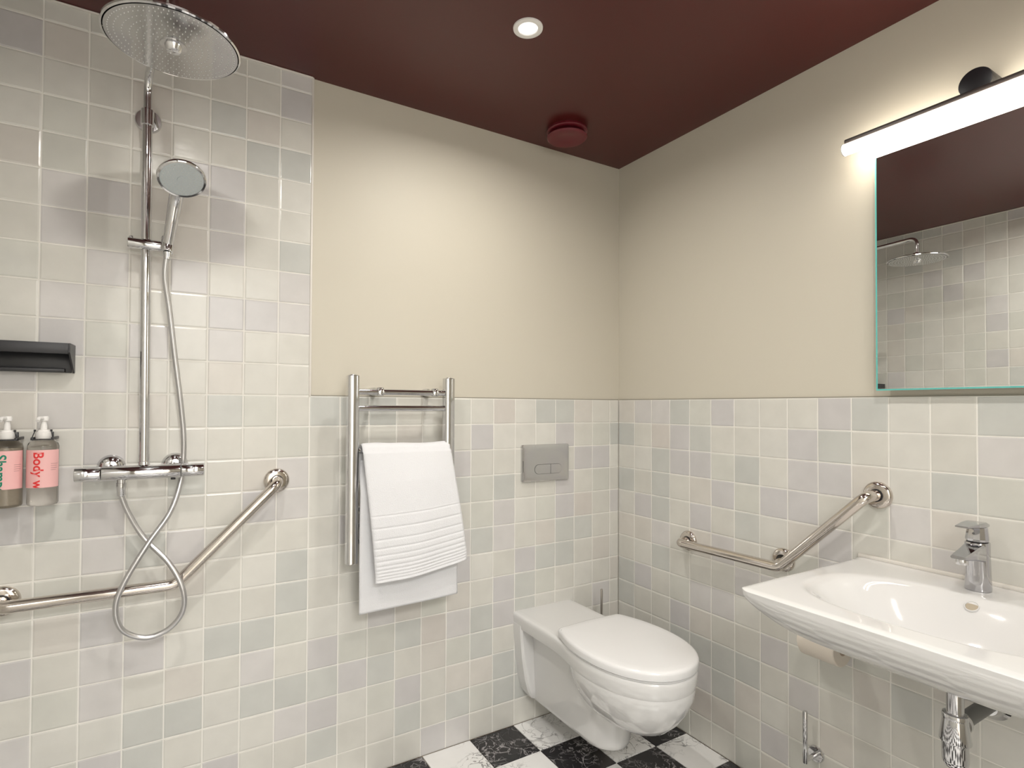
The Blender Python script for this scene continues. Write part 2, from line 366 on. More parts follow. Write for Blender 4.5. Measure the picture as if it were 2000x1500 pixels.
# ------------------------------------------------------------------ mirror and mirror light
mz0, mz1, my0, my1, mxf = 1.318, 1.996, -1.60, -1.083, -.03
mir = thing('wall_mirror', 'rectangular frameless mirror with green glass edge above the washbasin', 'mirror', (0, (my0+my1)/2, mz0))
bm2obj('glass', box(mxf, mxf+.006, my0+.004, my1-.004, mz0+.004, mz1-.004), MIRROR, mir, 0)
ed = bmesh.new()
for a in ((my1-.004, my1, mz0, mz1), (my0, my0+.004, mz0, mz1), (my0+.004, my1-.004, mz0, mz0+.004), (my0+.004, my1-.004, mz1-.004, mz1)):
    box(mxf, mxf+.006, *a, bm=ed)
bm2obj('glass_edge', ed, TEAL, mir, 0)
bm2obj('backing', box(mxf+.0062, .0082, my0+.05, my1-.05, mz0+.05, mz1-.05), WHITEP, mir, 0)
lx, lz, ly0, ly1 = -.075, 2.0145, -1.66, -1.022
lamp = thing('mirror_light', 'black wall light with a long glowing tube above the mirror', 'wall light', (0, -1.34, lz))
bm2obj('tube', cyl((lx, ly1-.003, lz), (lx, ly0+.003, lz), .0155, seg=32, bev=.004), TUBE, lamp)
bm2obj('end_cap', cyl((lx, ly1-.003, lz), (lx, ly1, lz), .0168, seg=32), WHITEP, lamp)
bm2obj('end_cap', cyl((lx, ly0, lz), (lx, ly0+.003, lz), .0168, seg=32), WHITEP, lamp)
bm2obj('backing_bar', box(lx-.007, lx+.010, ly0+.004, ly1-.004, lz+.0150, lz+.0285, .003), DARKGREY, lamp)
bm2obj('wall_boss', cyl((.008, -1.325, 2.066), (-.066, -1.325, 2.066), .034, seg=48, bev=.002), BLACK, lamp)

# ------------------------------------------------------------------ ceiling vent
vx, vy = -.415, -.155
v = thing('ceiling_vent', 'round burgundy extract valve on the ceiling near the corner', 'air vent', (vx, vy, H))
bm2obj('collar', lathe([(0, .078), (.008, .080), (.012, .076), (.014, .064)], (vx, vy, H), (0, 0, -1), 56), VENTM, v)
bm2obj('neck', cyl((vx, vy, H-.013), (vx, vy, H-.026), .03), VENTM, v)
bm2obj('disc', lathe([(.022, .060), (.024, .074), (.030, .079), (.035, .074), (.036, .062), (.032, .035), (.030, 0)], (vx, vy, H), (0, 0, -1), 56), VENTM, v)

# ------------------------------------------------------------------ shower system
px, py = -1.810, -.065
sh = thing('shower_system', 'chrome shower column with rain head and bar mixer on the tiled wall', 'shower', (px, 0, 1.06))
bm2obj('riser_pipe', cyl((px+.003, py, 1.09), (px-.002, py, 2.075), .0125, seg=28), CHROME, sh)
hx, hy, hz = -1.750, -.475, 2.072
bm2obj('shower_arm', sweep(fillet([(px-.002, py, 2.06), (px-.002, py, 2.186), (hx, hy, 2.186), (hx, hy, hz+.03)], [.07, .045], 12), .0102, 20), CHROME, sh)
bm2obj('pipe_collar', lathe([(0, .0128), (.002, .0160), (.044, .0160), (.047, .0125)], (px-.002, py, 2.046), (0, 0, 1), 32), CHROME, sh)
wb = bm2obj('wall_bracket', cyl((px-.002, py+.012, 2.073), (px-.002, -.004, 2.085), .011, seg=28), CHROME, sh)
bm2obj('rosette', lathe([(0, .034), (.006, .034), (.010, .031), (.011, .012)], (px-.002, .0005, 2.087), (0, -1, 0), 48), CHROME, wb)
hd = bm2obj('rain_head', lathe([(.006, .127), (.0, .131), (.002, .1345), (.006, .1350), (.009, .132), (.013, .105), (.017, .06), (.022, .030), (.024, .022), (.036, .020), (.040, .016)], (hx, hy, hz-.008), (0, 0, 1), 96), CHROME, sh)
bm2obj('spray_plate', lathe([(0, .1285), (.0015, .127), (.003, .10)], (hx, hy, hz-.0085), (0, 0, 1), 96), mat('spray_plate_chrome', (.60,.60,.60), .12, 1.), hd)
bm2obj('hub', lathe([(0, .026), (.002, .026), (.002, .018), (.012, .015), (.0155, .011), (.016, 0)], (hx, hy, hz-.0082), (0, 0, -1), 40), CHROME, hd)
nz = bmesh.new()
rings = [(.121, 84), (.110, 62), (.096, 54), (.082, 46), (.069, 40), (.056, 32), (.044, 24), (.034, 18)]
for k, (rr, n) in enumerate(rings):
    for i in range(n):
        a = 2*PI*(i + .5*(k % 2))/n; lathe([(0, .0013), (.0018, .0009), (.0021, 0)], (hx+rr*math.cos(a), hy+rr*math.sin(a), hz-.0084), (0, 0, -1), 6, bm=nz)
o = bm2obj('nozzles', nz, NOZ, hd); o['kind'] = 'stuff'; o['label'] = 'many small pale spray nozzles'
hk = bm2obj('hand_shower_slider', cyl((-1.853, -.072, 1.712), (-1.747, -.072, 1.712), .0150, seg=28, bev=.0025), CHROME, sh)
bm2obj('slider_clamp', box(px-.017, px+.019, -.082, -.046, 1.700, 1.724, .004), CHROME, hk)
bm2obj('lock_knob', cyl((-1.845, -.072, 1.723), (-1.845, -.072, 1.731), .005, seg=16, bev=.001), CHROME, hk)
bm2obj('hose_cradle', cyl((-1.760, -.098, 1.692), (-1.758, -.086, 1.735), .0155, .0165, seg=28, bev=.002), CHROME, hk)
mzz = 1.083; myy = -.075
mb = bm2obj('mixer_bar', cyl((-1.902, myy, mzz), (-1.719, myy, mzz), .0200, seg=40, bev=.002), CHROME, sh)
for nm, xa, xb in (('temperature_knob', -1.960, -1.9035), ('flow_knob', -1.7175, -1.661)):
    k_ = bm2obj(nm, cyl((xa, myy, mzz), (xb, myy, mzz), .0190, seg=40, bev=.0015), CHROME, mb)
    cx_ = (xa+xb)/2 - (.006 if nm[0] == 't' else -.008)
    bm2obj('stop_button', cyl((cx_, myy-.0183, mzz+.0035), (cx_, myy-.0205, mzz+.0038), .0085, seg=24, bev=.0008), CHROME, k_)
for fx in (-1.886, -1.733):
    f_ = bm2obj('wall_union', cyl((fx, -.004, 1.090), (fx, -.062, 1.086), .013, seg=24), CHROME, mb)
    bm2obj('rosette', lathe([(0, .034), (.004, .034), (.016, .026), (.020, .014)], (fx, .0005, 1.094), (0, -1, 0), 44), CHROME, f_)
bm2obj('riser_socket', cyl((px+.003, py, 1.088), (px+.003, py, 1.112), .0145, seg=28, bev=.0015), CHROME, mb)
bm2obj('hose_outlet', cyl((-1.858, myy, 1.068), (-1.858, myy, 1.048), .0105, seg=24), CHROME, mb)
bm2obj('check_valve', cyl((-1.737, myy+.004, 1.068), (-1.737, myy+.004, 1.058), .006, seg=16), BLACK, mb)

hose_pts = [(-1.7595,-.098,1.690),(-1.764,-.086,1.626),(-1.753,-.070,1.544),(-1.738,-.055,1.415),(-1.722,-.045,1.284),(-1.712,-.038,1.180),(-1.712,-.034,1.113),(-1.718,-.036,1.047),(-1.743,-.060,.965),(-1.793,-.086,.889),(-1.842,-.097,.802),(-1.864,-.100,.738),(-1.856,-.098,.679),(-1.825,-.092,.645),(-1.784,-.090,.633),(-1.739,-.092,.650),(-1.709,-.097,.693),(-1.710,-.100,.754),(-1.744,-.085,.827),(-1.802,-.062,.896),(-1.839,-.065,.967),(-1.857,-.071,1.020),(-1.858,-.075,1.040)]
hs = thing('shower_hose', 'silver metal shower hose looping in a figure eight below the mixer', 'hose', (-1.784, -.09, .627))
bm2obj('hose', sweep(catmull(hose_pts, 12), .0072, 14), HOSE, hs)
bm2obj('nut', lathe([(0, .0085), (.003, .0105), (.020, .0108), (.024, .012), (.036, .012), (.037, .010)], (-1.858, -.0745, 1.020), (0, 0, 1), 20), CHROME, hs)
bm2obj('cone_end', cyl((-1.7597, -.098, 1.672), (-1.7592, -.0965, 1.6915), .0085, .0105, seg=20), CHROME, hs)

# hand shower: handle leaning forward, face pointing down into the shower
hb = Vector((-1.7585, -.094, 1.712)); ht = Vector((-1.740, -.150, 1.834)); hc = Vector((-1.728, -.232, 1.857)); hn = Vector((.05, -.53, -.845)).normalized()
hsr = thing('hand_shower', 'chrome hand shower with grey spray face resting in the slider', 'hand shower', hb)
path = catmull([hb, hb.lerp(ht, .5) + Vector((0, .001, 0)), ht, hc - hn*.026 + Vector((-.002, .010, -.004))], 10)
bm2obj('handle', sweep(path, lambda t: .0130 + .005*min(1, t*1.3) if t < .75 else .0180 + .003*(t-.75)/.25, 24), CHROME, hsr)
bm2obj('head_shell', lathe([(-.026, .0), (-.025, .020), (-.019, .040), (-.009, .0535), (-.002, .0575), (.003, .0575), (.005, .0555), (.0045, .051)], hc, hn, 64, caps=False), CHROME, hsr)
sf = bm2obj('spray_face', lathe([(.002, .0525), (.0045, .050), (.0052, .030), (.0055, 0)], hc, hn, 64), RUBBER, hsr)
_, fu, fv = frame(hn)
bm2obj('spray_selector', lathe([(.005, .0115), (.0075, .0105), (.008, 0)], hc + fv*.0, hn, 32), RUBBER, sf)
nz = bmesh.new()
for rr, n in ((.044, 34), (.036, 28), (.028, 22), (.020, 16)):
    for i in range(n):
        a = 2*PI*i/n; lathe([(0, .0012), (.0012, .0009), (.0015, 0)], hc + hn*.0048 + (fu*math.cos(a)+fv*math.sin(a))*rr, hn, 5, bm=nz)
o = bm2obj('nozzles', nz, NOZ, sf); o['kind'] = 'stuff'

# ------------------------------------------------------------------ shower shelf
st = thing('shower_shelf', 'black metal shelf fixed to the shower tiles above the soap bottles', 'shelf', (-2.10, 0, 1.354))
bm2obj('tray', box(-2.238, -1.975, -.088, .0002, 1.416, 1.424, .0015), BLACK, st)
bm2obj('front_lip', box(-2.238, -1.975, -.092, -.088, 1.398, 1.426, .001), BLACK, st)
bm2obj('back_plate', box(-2.238, -1.978, -.006, .0002, 1.353, 1.416, .0015), BLACK, st)
bm2obj('lower_rail', box(-2.238, -1.990, -.030, -.006, 1.353, 1.363, .0015), BLACK, st)
bm2obj('end_plate', loft([[(x_, 0, 1.354), (x_, -.012, 1.352), (x_, -.092, 1.402), (x_, -.092, 1.426), (x_, 0, 1.428)] for x_ in (-1.975, -1.971)]), BLACK, st, 20)

# ------------------------------------------------------------------ soap bottles
def text_bm(body, size):
    cu = bpy.data.curves.new('txt', 'FONT'); cu.body = body; cu.size = size; cu.space_character = 1.02; cu.offset = .0006; cu.resolution_u = 6
    ob = bpy.data.objects.new('txt', cu); COL.objects.link(ob); dg = bpy.context.evaluated_depsgraph_get(); dg.update()
    me = bpy.data.meshes.new_from_object(ob.evaluated_get(dg)); bm = bmesh.new(); bm.from_mesh(me)
    bpy.data.objects.remove(ob); bpy.data.curves.remove(cu); bpy.data.meshes.remove(me)
    bmesh.ops.triangulate(bm, faces=bm.faces); 
    for _ in range(2): bmesh.ops.subdivide_edges(bm, edges=[e for e in bm.edges if e.calc_length() > .0045], cuts=1)
    return bm
def wrap(bm, cx, cy, r, ang0=0):   # x -> arc, y -> z
    for v in bm.verts:
        a = v.co.x/r + ang0; v.co = Vector((cx + r*math.sin(a), cy - r*math.cos(a), v.co.y))
def curved_patch(cx, cy, r, a0, a1, z0, z1, n=40):
    bm = bmesh.new(); P = []
    for k in range(n+1):
        a = a0+(a1-a0)*k/n; s, c = math.sin(a), math.cos(a)
        P.append([bm.verts.new((cx+q*s, cy-q*c, z)) for q, z in ((r, z0), (r, z1), (r-.0007, z1), (r-.0007, z0))])
    for A, B in zip(P, P[1:]):
        for k in range(4): bm.faces.new((A[k], B[k], B[(k+1) % 4], A[(k+1) % 4]))
    bm.faces.new(P[0][::-1]); bm.faces.new(P[-1]); bmesh.ops.recalc_face_normals(bm, faces=bm.faces); return bm
def bottle(cx, label, text, pm, milky, ztxt):
    cy, z0, r = -.062, 1.010, .0325; zl0, zl1 = 1.057, 1.152
    t = thing('soap_bottle', label, 'bottle', (cx, cy, z0), 'pump bottles on the shower wall')
    bm2obj('bottle_body', lathe([(.0, .026), (.002, .0305), (.006, r), (.150, r), (.158, r-.002), (.165, .024), (.169, .016), (.176, .0155)], (cx, cy, z0), (0, 0, 1), 48), GLASS, t)
    if milky: bm2obj('liquid', lathe([(.003, .026), (.007, r-.0015), (.148, r-.0015)], (cx, cy, z0), (0, 0, 1), 48), MILKY, t)
    lb = bm2obj('label_sleeve', curved_patch(cx, cy, r+.0012, -2.2, 1.32, zl0, zl1), PINK, t)
    bm = text_bm(text, .030)
    for v in bm.verts: v.co = Vector((v.co.y - .008, ztxt - v.co.x, 0))     # reads downwards
    geom = bm.verts[:] + bm.edges[:] + bm.faces[:]
    bmesh.ops.bisect_plane(bm, geom=geom, plane_co=(0, zl0+.0004, 0), plane_no=(0, -1, 0), clear_outer=True)
    wrap(bm, cx, cy, r+.0015, -.20); bm2obj('lettering', bm, pm, lb, 0)
    for k in range(4):
        bm2obj('small_print', curved_patch(cx, cy, r+.0017, .62, .62+[.52,.44,.48,.36][k], 1.1165-.0052*k, 1.1173-.0052*k, 8), GREYPRINT, lb)
    p = bm2obj('pump_collar', lathe([(.170, .0165), (.171, .0172), (.186, .0172), (.188, .014), (.192, .013), (.193, .006)], (cx, cy, z0), (0, 0, 1), 36), WHITEP, t)
    bm2obj('pump_stem', lathe([(.190, .0072), (.204, .0068), (.214, .0048), (.220, .0048)], (cx, cy, z0), (0, 0, 1), 24), WHITEP, t)
    hd_ = bm2obj('pump_head', lathe([(.214, .005), (.2155, .0095), (.224, .0105), (.227, .009)], (cx, cy, z0), (0, 0, 1), 28), WHITEP, t)
    bm2obj('spout', sweep(fillet([(cx, cy, z0+.2215), (cx-.006, cy-.028, z0+.2225), (cx-.007, cy-.036, z0+.216)], .006), .0045, 14), WHITEP, hd_)
    return t
bottle(-2.026, 'clear pump bottle with pink label reading Body w in red', 'Body wash', RED, False, 1.1475)
bottle(-2.098, 'cloudy pump bottle with pink label lettered Shamp in green', 'Shampoo', GREEN, True, 1.143)
for cx, lb in ((-2.026, 'black wall clip holding the red lettered bottle by its neck'), (-2.098, 'black wall clip holding the green lettered bottle by its neck')):
    t = thing('bottle_clip', lb, 'bracket', (cx, 0, 1.03), 'black clips behind the bottles')
    bm2obj('back_plate', box(cx-.012, cx+.012, -.006, .0002, 1.155, 1.195, .0015), BLACK, t)
    ar = bmesh.new()
    for s in (-1, 1): box(cx+s*.0205-.003, cx+s*.0205+.003, -.080, -.005, 1.1765, 1.1835, .001, bm=ar)
    box(cx-.0235, cx+.0235, -.0825, -.0795, 1.1765, 1.1795, .001, bm=ar)
    bm2obj('fork', ar, BLACK, t)
    for s in (-1, 1):
        pn = cyl((cx+s*.0165, -.070, 1.198), (cx+s*.0165, -.070, 1.203), .0025, seg=10); cyl((cx+s*.0205, -.078, 1.1835), (cx+s*.0166, -.0702, 1.199), .0011, seg=8, bm=pn)
        bm2obj('lock_pin', pn, BLACK, t)

# ------------------------------------------------------------------ grab bars
def grab_bar(label, loc, pts, rads, flanges, n, r=.0160):
    t = thing('grab_bar', label, 'grab bar', loc, 'angled steel grab bars')
    bm2obj('rail', sweep(fillet(pts, rads, 12), r, 28), STEEL, t)
    for f in flanges:
        f = Vector(f); nn = Vector(n)
        fl = bm2obj('flange', lathe([(0, .0385), (.004, .0385), (.010, .0355), (.013, .029), (.013, .0175)], f, nn, 48, caps=False), STEEL, t)
        bm2obj('collar_ring', lathe([(.010, .0185), (.0145, .0185), (.0145, .0155)], f, nn, 32, caps=False), BLACK, fl)
    return t
gz = .760
grab_bar('long steel grab bar bent upward on the shower wall behind the hose', (-1.72, 0, .74),
         [(-2.113, .0, gz), (-2.113, -.065, gz), (-1.727, -.065, gz), (-1.455, -.065, 1.030), (-1.452, .0, 1.030)], [.034, .05, .034], [(-2.113, .0005, gz), (-1.452, .0005, 1.029)], (0, -1, 0))
gb2 = grab_bar('steel grab bar bent upward on the tiles between toilet and washbasin', (0, -.80, .74),
         [(0, -.397, .750), (-.062, -.397, .750), (-.062, -.808, .757), (-.062, -1.070, 1.020), (0, -1.072, 1.020)], [.034, .05, .034], [(.0005, -.397, .750), (.0005, -.787, .768), (.0005, -1.072, 1.020)], (-1, 0, 0))
bm2obj('middle_post', cyl((-.002, -.787, .768), (-.060, -.796, .762), .0125, seg=24), STEEL, gb2)

# ------------------------------------------------------------------ towel radiator
ry = -.085
rad = thing('towel_radiator', 'chrome ladder towel radiator on the back wall', 'towel rail', (-1.06, 0, .75))
def dpost(x, z0, z1):
    prof = []
    for k in range(13):
        a = PI*k/12; prof.append((math.cos(a)*.0185, -math.sin(a)*.009 - .009))
    prof += [(-.0185, .012), (-.0165, .014), (.0165, .014), (.0185, .012)]
    b2 = loft([[(x+a*s, ry+b_*s, z) for a, b_ in prof] for z, s in ((z0, .94), (z0+.0015, 1), (z1-.0015, 1), (z1, .94))])
    return b2
for x_ in (-1.233, -.888):
    p_ = bm2obj('post', dpost(x_, .755, 1.368), CHROME, rad, 35)
    bm2obj('end_plug', lathe([(0, .009), (.003, .009), (.0035, 0)], (x_, ry, 1.368), (0, 0, 1), 20), CHROME, p_)
for z_ in (1.315, 1.261, 1.120, .930, .876, .822):
    q_ = ry + (.006 if z_ < 1 else 0); bm2obj('rung', cyl((-1.222, q_, z_), (-.899, q_, z_), .0100 if z_ > 1 else .008, seg=24), CHROME, rad)
for x_ in (-1.142, -.943):
    br = bm2obj('wall_bracket', cyl((x_, .006, 1.317), (x_, ry+.004, 1.316), .0065, seg=20), CHROME, rad)
    bm2obj('wall_cup', lathe([(0, .014), (.03, .014), (.034, .011)], (x_, .0078, 1.318), (0, -1, 0), 28), CHROME, br)
    bm2obj('clamp', cyl((x_, ry, 1.3025), (x_, ry, 1.3300), .0135, seg=28, bev=.003), CHROME, br)
    bm2obj('front_cap', lathe([(.011, .0118), (.017, .0105), (.019, .006), (.0192, 0)], (x_, ry, 1.314), (0, -1, 0), 24), CHROME, br)

# ------------------------------------------------------------------ towel: folded double and hung over the third rung
def towel():
    bm = bmesh.new(); nu = 44
    zb = 1.120; R = .020
    path = []  # (tag, t)
    nb, na, nf = 70, 10, 190
    backlen, frontlen = .520, .420
    rows = []
    def base(s):   # s path coordinate: 0 back hem .. total front hem -> (y, z, region, local)
        if s < backlen:
            return (ry + R + .004*math.sin(s*9), zb - (backlen - s), 'b', (backlen-s))
        s -= backlen; arc = PI*R
        if s < arc:
            a = s/R; return (ry + R*math.cos(a), zb + R*math.sin(a), 't', a)
        s -= arc; return (ry - R, zb - s, 'f', s)
    total = backlen + PI*R + frontlen
    svals = [backlen*k/nb for k in range(nb)] + [backlen + PI*R*k/na for k in range(na)] + [backlen+PI*R + frontlen*k/nf for k in range(nf+1)]
    F, B = [], []
    for s in svals:
        y, z, rg, q = base(s); rowF = []; rowB = []
        for i in range(nu+1):
            u = i/nu; yy, zz = y, z
            if rg == 'b':
                d = q; x = -1.206 - .006*min(1, d/.15) + u*(.315 + .036*min(1, d/.3)); yy += .004*math.sin(u*5+1)*min(1, d/.1)
                zz += -(1-u)*.008*min(1, d/.3) + .006*u*min(1, d/.3); k2 = min(1, max(0, (d-.02)/.13)); yy -= .043*k2*k2*(3-2*k2)
                rib = d > .385
                ribv = math.sin((d-.385)*2*PI/.021) if rib else 0; per = .0011
            elif rg == 't':
                x = -1.206 + u*.315; zz += .003*math.sin(u*7)*math.sin(q) - .003*math.sin(q)*math.exp(-((u-.3)/.12)**2); ribv = 0; per = 0
            else:
                d = q; k = min(1, d/.40)
                x = -1.206 + .034*k**1.1 + u*(.315 + .012*k)
                yy -= .008 + .034*math.sin(min(1, d/.40)*PI*.55) + .010*math.sin(u*PI)*min(1, d/.1) + .003*math.sin(u*11+d*9)*k
                zz += (.026*u*u + .012*u)*k - .004
                lines = (.205, .245, .282, .310, .333, .352, .368, .381, .392, .402, .411)
                ribv = 0
                for ln in lines: ribv -= math.exp(-((d - ln)/.0026)**2)
                if d > .20: ribv += .5
                per = .0022
            th = .0085 if rg != 'f' else .0095
            edge = min(1, (min(u, 1-u)*.32)/.006); th2 = th*math.sqrt(max(.12, 1-(1-edge)**2))
            if rg == 'b': nF, nB = Vector((0, .5, 0)), Vector((0, -.5, 0))
            elif rg == 't': nF = Vector((0, math.cos(q), math.sin(q)))*.5; nB = -nF
            else: nF, nB = Vector((0, -.5, 0)), Vector((0, .5, 0))
            p = Vector((x, yy, zz)); rowF.append(bm.verts.new(p + nF*(th2*2*.5 + ribv*per*2*edge))); rowB.append(bm.verts.new(p + nB*th2*1.0))
        F.append(rowF); B.append(rowB)
    n = len(F)
    for k in range(n-1):
        for i in range(nu):
            bm.faces.new((F[k][i], F[k][i+1], F[k+1][i+1], F[k+1][i])); bm.faces.new((B[k][i], B[k+1][i], B[k+1][i+1], B[k][i+1]))
        bm.faces.new((F[k][0], F[k+1][0], B[k+1][0], B[k][0])); bm.faces.new((F[k][nu], B[k][nu], B[k+1][nu], F[k+1][nu]))
    for i in range(nu):
        bm.faces.new((F[0][i], B[0][i], B[0][i+1], F[0][i+1])); bm.faces.new((F[-1][i], F[-1][i+1], B[-1][i+1], B[-1][i]))
    bmesh.ops.recalc_face_normals(bm, faces=bm.faces)
    return bm
tw = bm2obj('bath_towel', towel(), TOWEL, None, 0); tw.data.shade_smooth()
tag(tw, 'white ribbed terry towel hanging folded over the chrome radiator', 'towel')

# ------------------------------------------------------------------ flush plate
fxc, fzc, fw2, fh2 = -.408, 1.038, .1175, .0755
def rrect(w, h, r, n=6):
    out = []
    for cx, cz, a0 in ((w-r, h-r, 0), (-w+r, h-r, PI/2), (-w+r, -h+r, PI), (w-r, -h+r, 1.5*PI)):
        for k in range(n+1): a = a0 + PI/2*k/n; out.append((cx + r*math.cos(a), cz + r*math.sin(a)))
    return out
fp = thing('flush_plate', 'chrome dual flush plate on the tiles above the toilet', 'flush plate', (fxc, 0, fzc))
bm2obj('plate', loft([[(fxc+a, y_, fzc+b_) for a, b_ in rrect(fw2-i_, fh2-i_, .006)] for y_, i_ in ((.0005, 0), (-.009, 0), (-.0115, .0015), (-.012, .004), (-.0105, .03))]), mat('plate_chrome', (.62,.62,.62), .16, 1.), fp)
def capsule(x0, x1, hh, left, right):
    out = []
    if right: out += [(x1-hh + hh*math.cos(a), hh*math.sin(a)) for a in [-PI/2 + PI*k/10 for k in range(11)]]
    else: out += [(x1, -hh), (x1, hh)]
    if left: out += [(x0+hh - hh*math.cos(a), hh*math.sin(a)) for a in [PI/2 - PI*k/10 for k in range(11)]]
    else: out += [(x0, hh), (x0, -hh)]
    return out
bx, bz = -.397, 1.012
pm_ = fp.children[0].data.materials[0]
bm2obj('button_gap', loft([[(bx+a, y_, bz+b_) for a, b_ in capsule(-.0685, .0695, .0200, True, True)] for y_ in (-.008, -.0108)]), BLACK, fp, 20)
bm2obj('button', loft([[(bx+a, y_, bz+b_) for a, b_ in capsule(-.0675, .0115, .0190, True, False)] for y_ in (-.008, -.0118)]), pm_, fp, 20)
bm2obj('button', loft([[(bx+a, y_, bz+b_) for a, b_ in capsule(.0130, .0685, .0190, False, True)] for y_ in (-.008, -.0118)]), pm_, fp, 20)
bm2obj('side_notch', box(fxc-fw2+.003, fxc-fw2+.006, -.0122, -.010, fzc-.035, fzc+.012, .001), BLACK, fp, 20)

# ------------------------------------------------------------------ toilet (u across from centre, v out from the wall)
tcx = -.410
def tp(u, v, z): return (tcx + u, -v, z)
def lid_outline(grow=0, n=26, vr=.288, vm=.485, vf=.735, wm=.183, wr=.150):
    R = []
    for k in range(n+1):   # front arc from right to left
        a = PI*k/n; e = 2/2.15
        c, s = math.cos(a), math.sin(a)
        R.append(((wm+grow)*math.copysign(abs(c)**e, c), vm + (vf+grow-vm)*abs(s)**e))
    for k in range(1, 9):
        t = k/8; R.append((-(wm+grow) + (wm-wr)*(t*t), vm - (vm-vr-.025)*t))
    for k in range(1, 6):
        a = PI/2*k/6; R.append((-(wr+grow) + .025*(1-math.cos(a)), vr+.025-grow - (.025)*math.sin(a)))
    R.append((-(wr+grow)+.028, vr-grow)); R.append((0, vr-grow-.006)); R.append(((wr+grow)-.028, vr-grow))
    for k in range(5, 0, -1):
        a = PI/2*k/6; R.append(((wr+grow) - .025*(1-math.cos(a)), vr+.025-grow - .025*math.sin(a)))
    for k in range(8, 0, -1):
        t = k/8; R.append(((wm+grow) - (wm-wr)*(t*t), vm - (vm-vr-.025)*t))
    return R
toi = thing('toilet', 'white wall hung toilet with closed lid below the flush plate', 'toilet', (tcx, 0, .095))
bowl = bmesh.new()
# rim band from the wall round the front
def rim_outline(g):
    R = [(.150+g, -.002)]
    for k in range(1, 9): R.append((.150+g, .24*k/8))
    for k in range(1, 9):
        t = k/9; R.append((.150+g + .033*t*t*(3-2*t), .24 + .245*t))
    n = 26
    for k in range(n+1):
        a = PI*k/n; e = 2/2.15; c, s_ = math.cos(a), math.sin(a)
        R.append(((.183+g)*math.copysign(abs(c)**e, c), .485 + (.250+g)*abs(s_)**e))
    return R + [(-a, b_) for a, b_ in R[16::-1]]
secs = [[tp(a, b_, z_) for a, b_ in rim_outline(g)] for z_, g in ((.396, -.030), (.3962, -.0066), (.3970, -.0062), (.412, -.004), (.430, -.002), (.440, -.002), (.4455, -.004), (.4485, -.008), (.450, -.014), (.4502, -.03))]
loft(secs, bowl)
# rounded hull under the seat
secs = []
for z_, g, dv in ((.430, -.022, -.022), (.415, -.012, -.012), (.3985, -.0072, -.0072), (.36, -.012, -.012), (.32, -.028, -.028), (.28, -.052, -.055), (.25, -.080, -.085), (.228, -.112, -.125), (.215, -.150, -.17)):
    R_ = []
    for k in range(48):
        a = 2*PI*k/48; c, s = math.cos(a), math.sin(a); e = 2/2.15
        wv = (.183+g); vf_ = .735+dv - .485; vb_ = .21 + g*.5
        R_.append(tp(wv*math.copysign(abs(c)**e, c), .485 + (vf_ if s > 0 else vb_)*math.copysign(abs(s)**e, s), z_))
    secs.append(R_)
loft(secs[::-1], bowl)
# trapway web
secs = []
for z_, hw, vf_ in ((.100, .062, .452), (.103, .072, .461), (.110, .079, .468), (.125, .083, .473), (.20, .086, .482), (.30, .088, .49), (.41, .090, .50)):
    R_ = [tp(hw, -.002, z_), ] + [tp(hw*math.cos(a), vf_-hw*1.15 + hw*1.15*math.sin(a), z_) for a in [PI*k/14 for k in range(15)]] + [tp(-hw, -.002, z_)]
    secs.append(R_)
loft(secs, bowl)
# wall flange tapering down
secs = []
for z_, hw, d_ in ((.104, .075, .05), (.12, .096, .062), (.15, .114, .064), (.20, .127, .062), (.28, .138, .058), (.38, .146, .056), (.41, .147, .058)):
    secs.append([tp(hw, -.002, z_), tp(hw, d_-.008, z_), tp(hw-.008, d_, z_), tp(-hw+.008, d_, z_), tp(-hw, d_-.008, z_), tp(-hw, -.002, z_)])
loft(secs, bowl)
bm2obj('bowl', bowl, CERAMIC, toi, 38)
bm2obj('seat', loft([[tp(a, b_, z_) for a, b_ in lid_outline(g)] for z_, g in ((.4485, -.010), (.450, -.004), (.4535, -.003), (.4545, -.006))]), LIDM, toi, 50)
secs = []
for z_, g in ((.4555, -.004), (.457, .0), (.474, .0015), (.4800, .0), (.4835, -.004), (.4852, -.010), (.4862, -.03), (.4872, -.07), (.4875, -.12)):
    secs.append([tp(a*(1 if g > -.02 else (.183+g)/.173), (b_ if g > -.02 else .51 + (b_-.51)*(.183+g)/.173), z_) for a, b_ in lid_outline(max(g, -.010))])
bm2obj('lid', loft(secs), LIDM, toi, 50)
for u_ in (-.075, .075): bm2obj('hinge', cyl(tp(u_-.02, .286, .458), tp(u_+.02, .286, .458), .0075, seg=16, bev=.001), LIDM, toi)

# ------------------------------------------------------------------ toilet brush
bxx, byy = -.172, -.085
tb_ = thing('toilet_brush', 'steel toilet brush standing in its holder behind the toilet', 'toilet brush', (bxx, byy, 0))
bm2obj('handle', cyl((bxx, byy, .12), (bxx, byy, .502), .0048, seg=16, bev=.002), mat('brushed_steel', (.42,.39,.36), .3, 1.), tb_)
bm2obj('holder', lathe([(.0008, .042), (.004, .045), (.24, .045), (.244, .043), (.244, .010)], (bxx, byy, 0), (0, 0, 1), 36), STEEL, tb_)
bm2obj('brush_head', lathe([(.03, .0), (.032, .03), (.11, .034), (.12, .005)], (bxx, byy, 0), (0, 0, 1), 20), WHITEP, tb_)

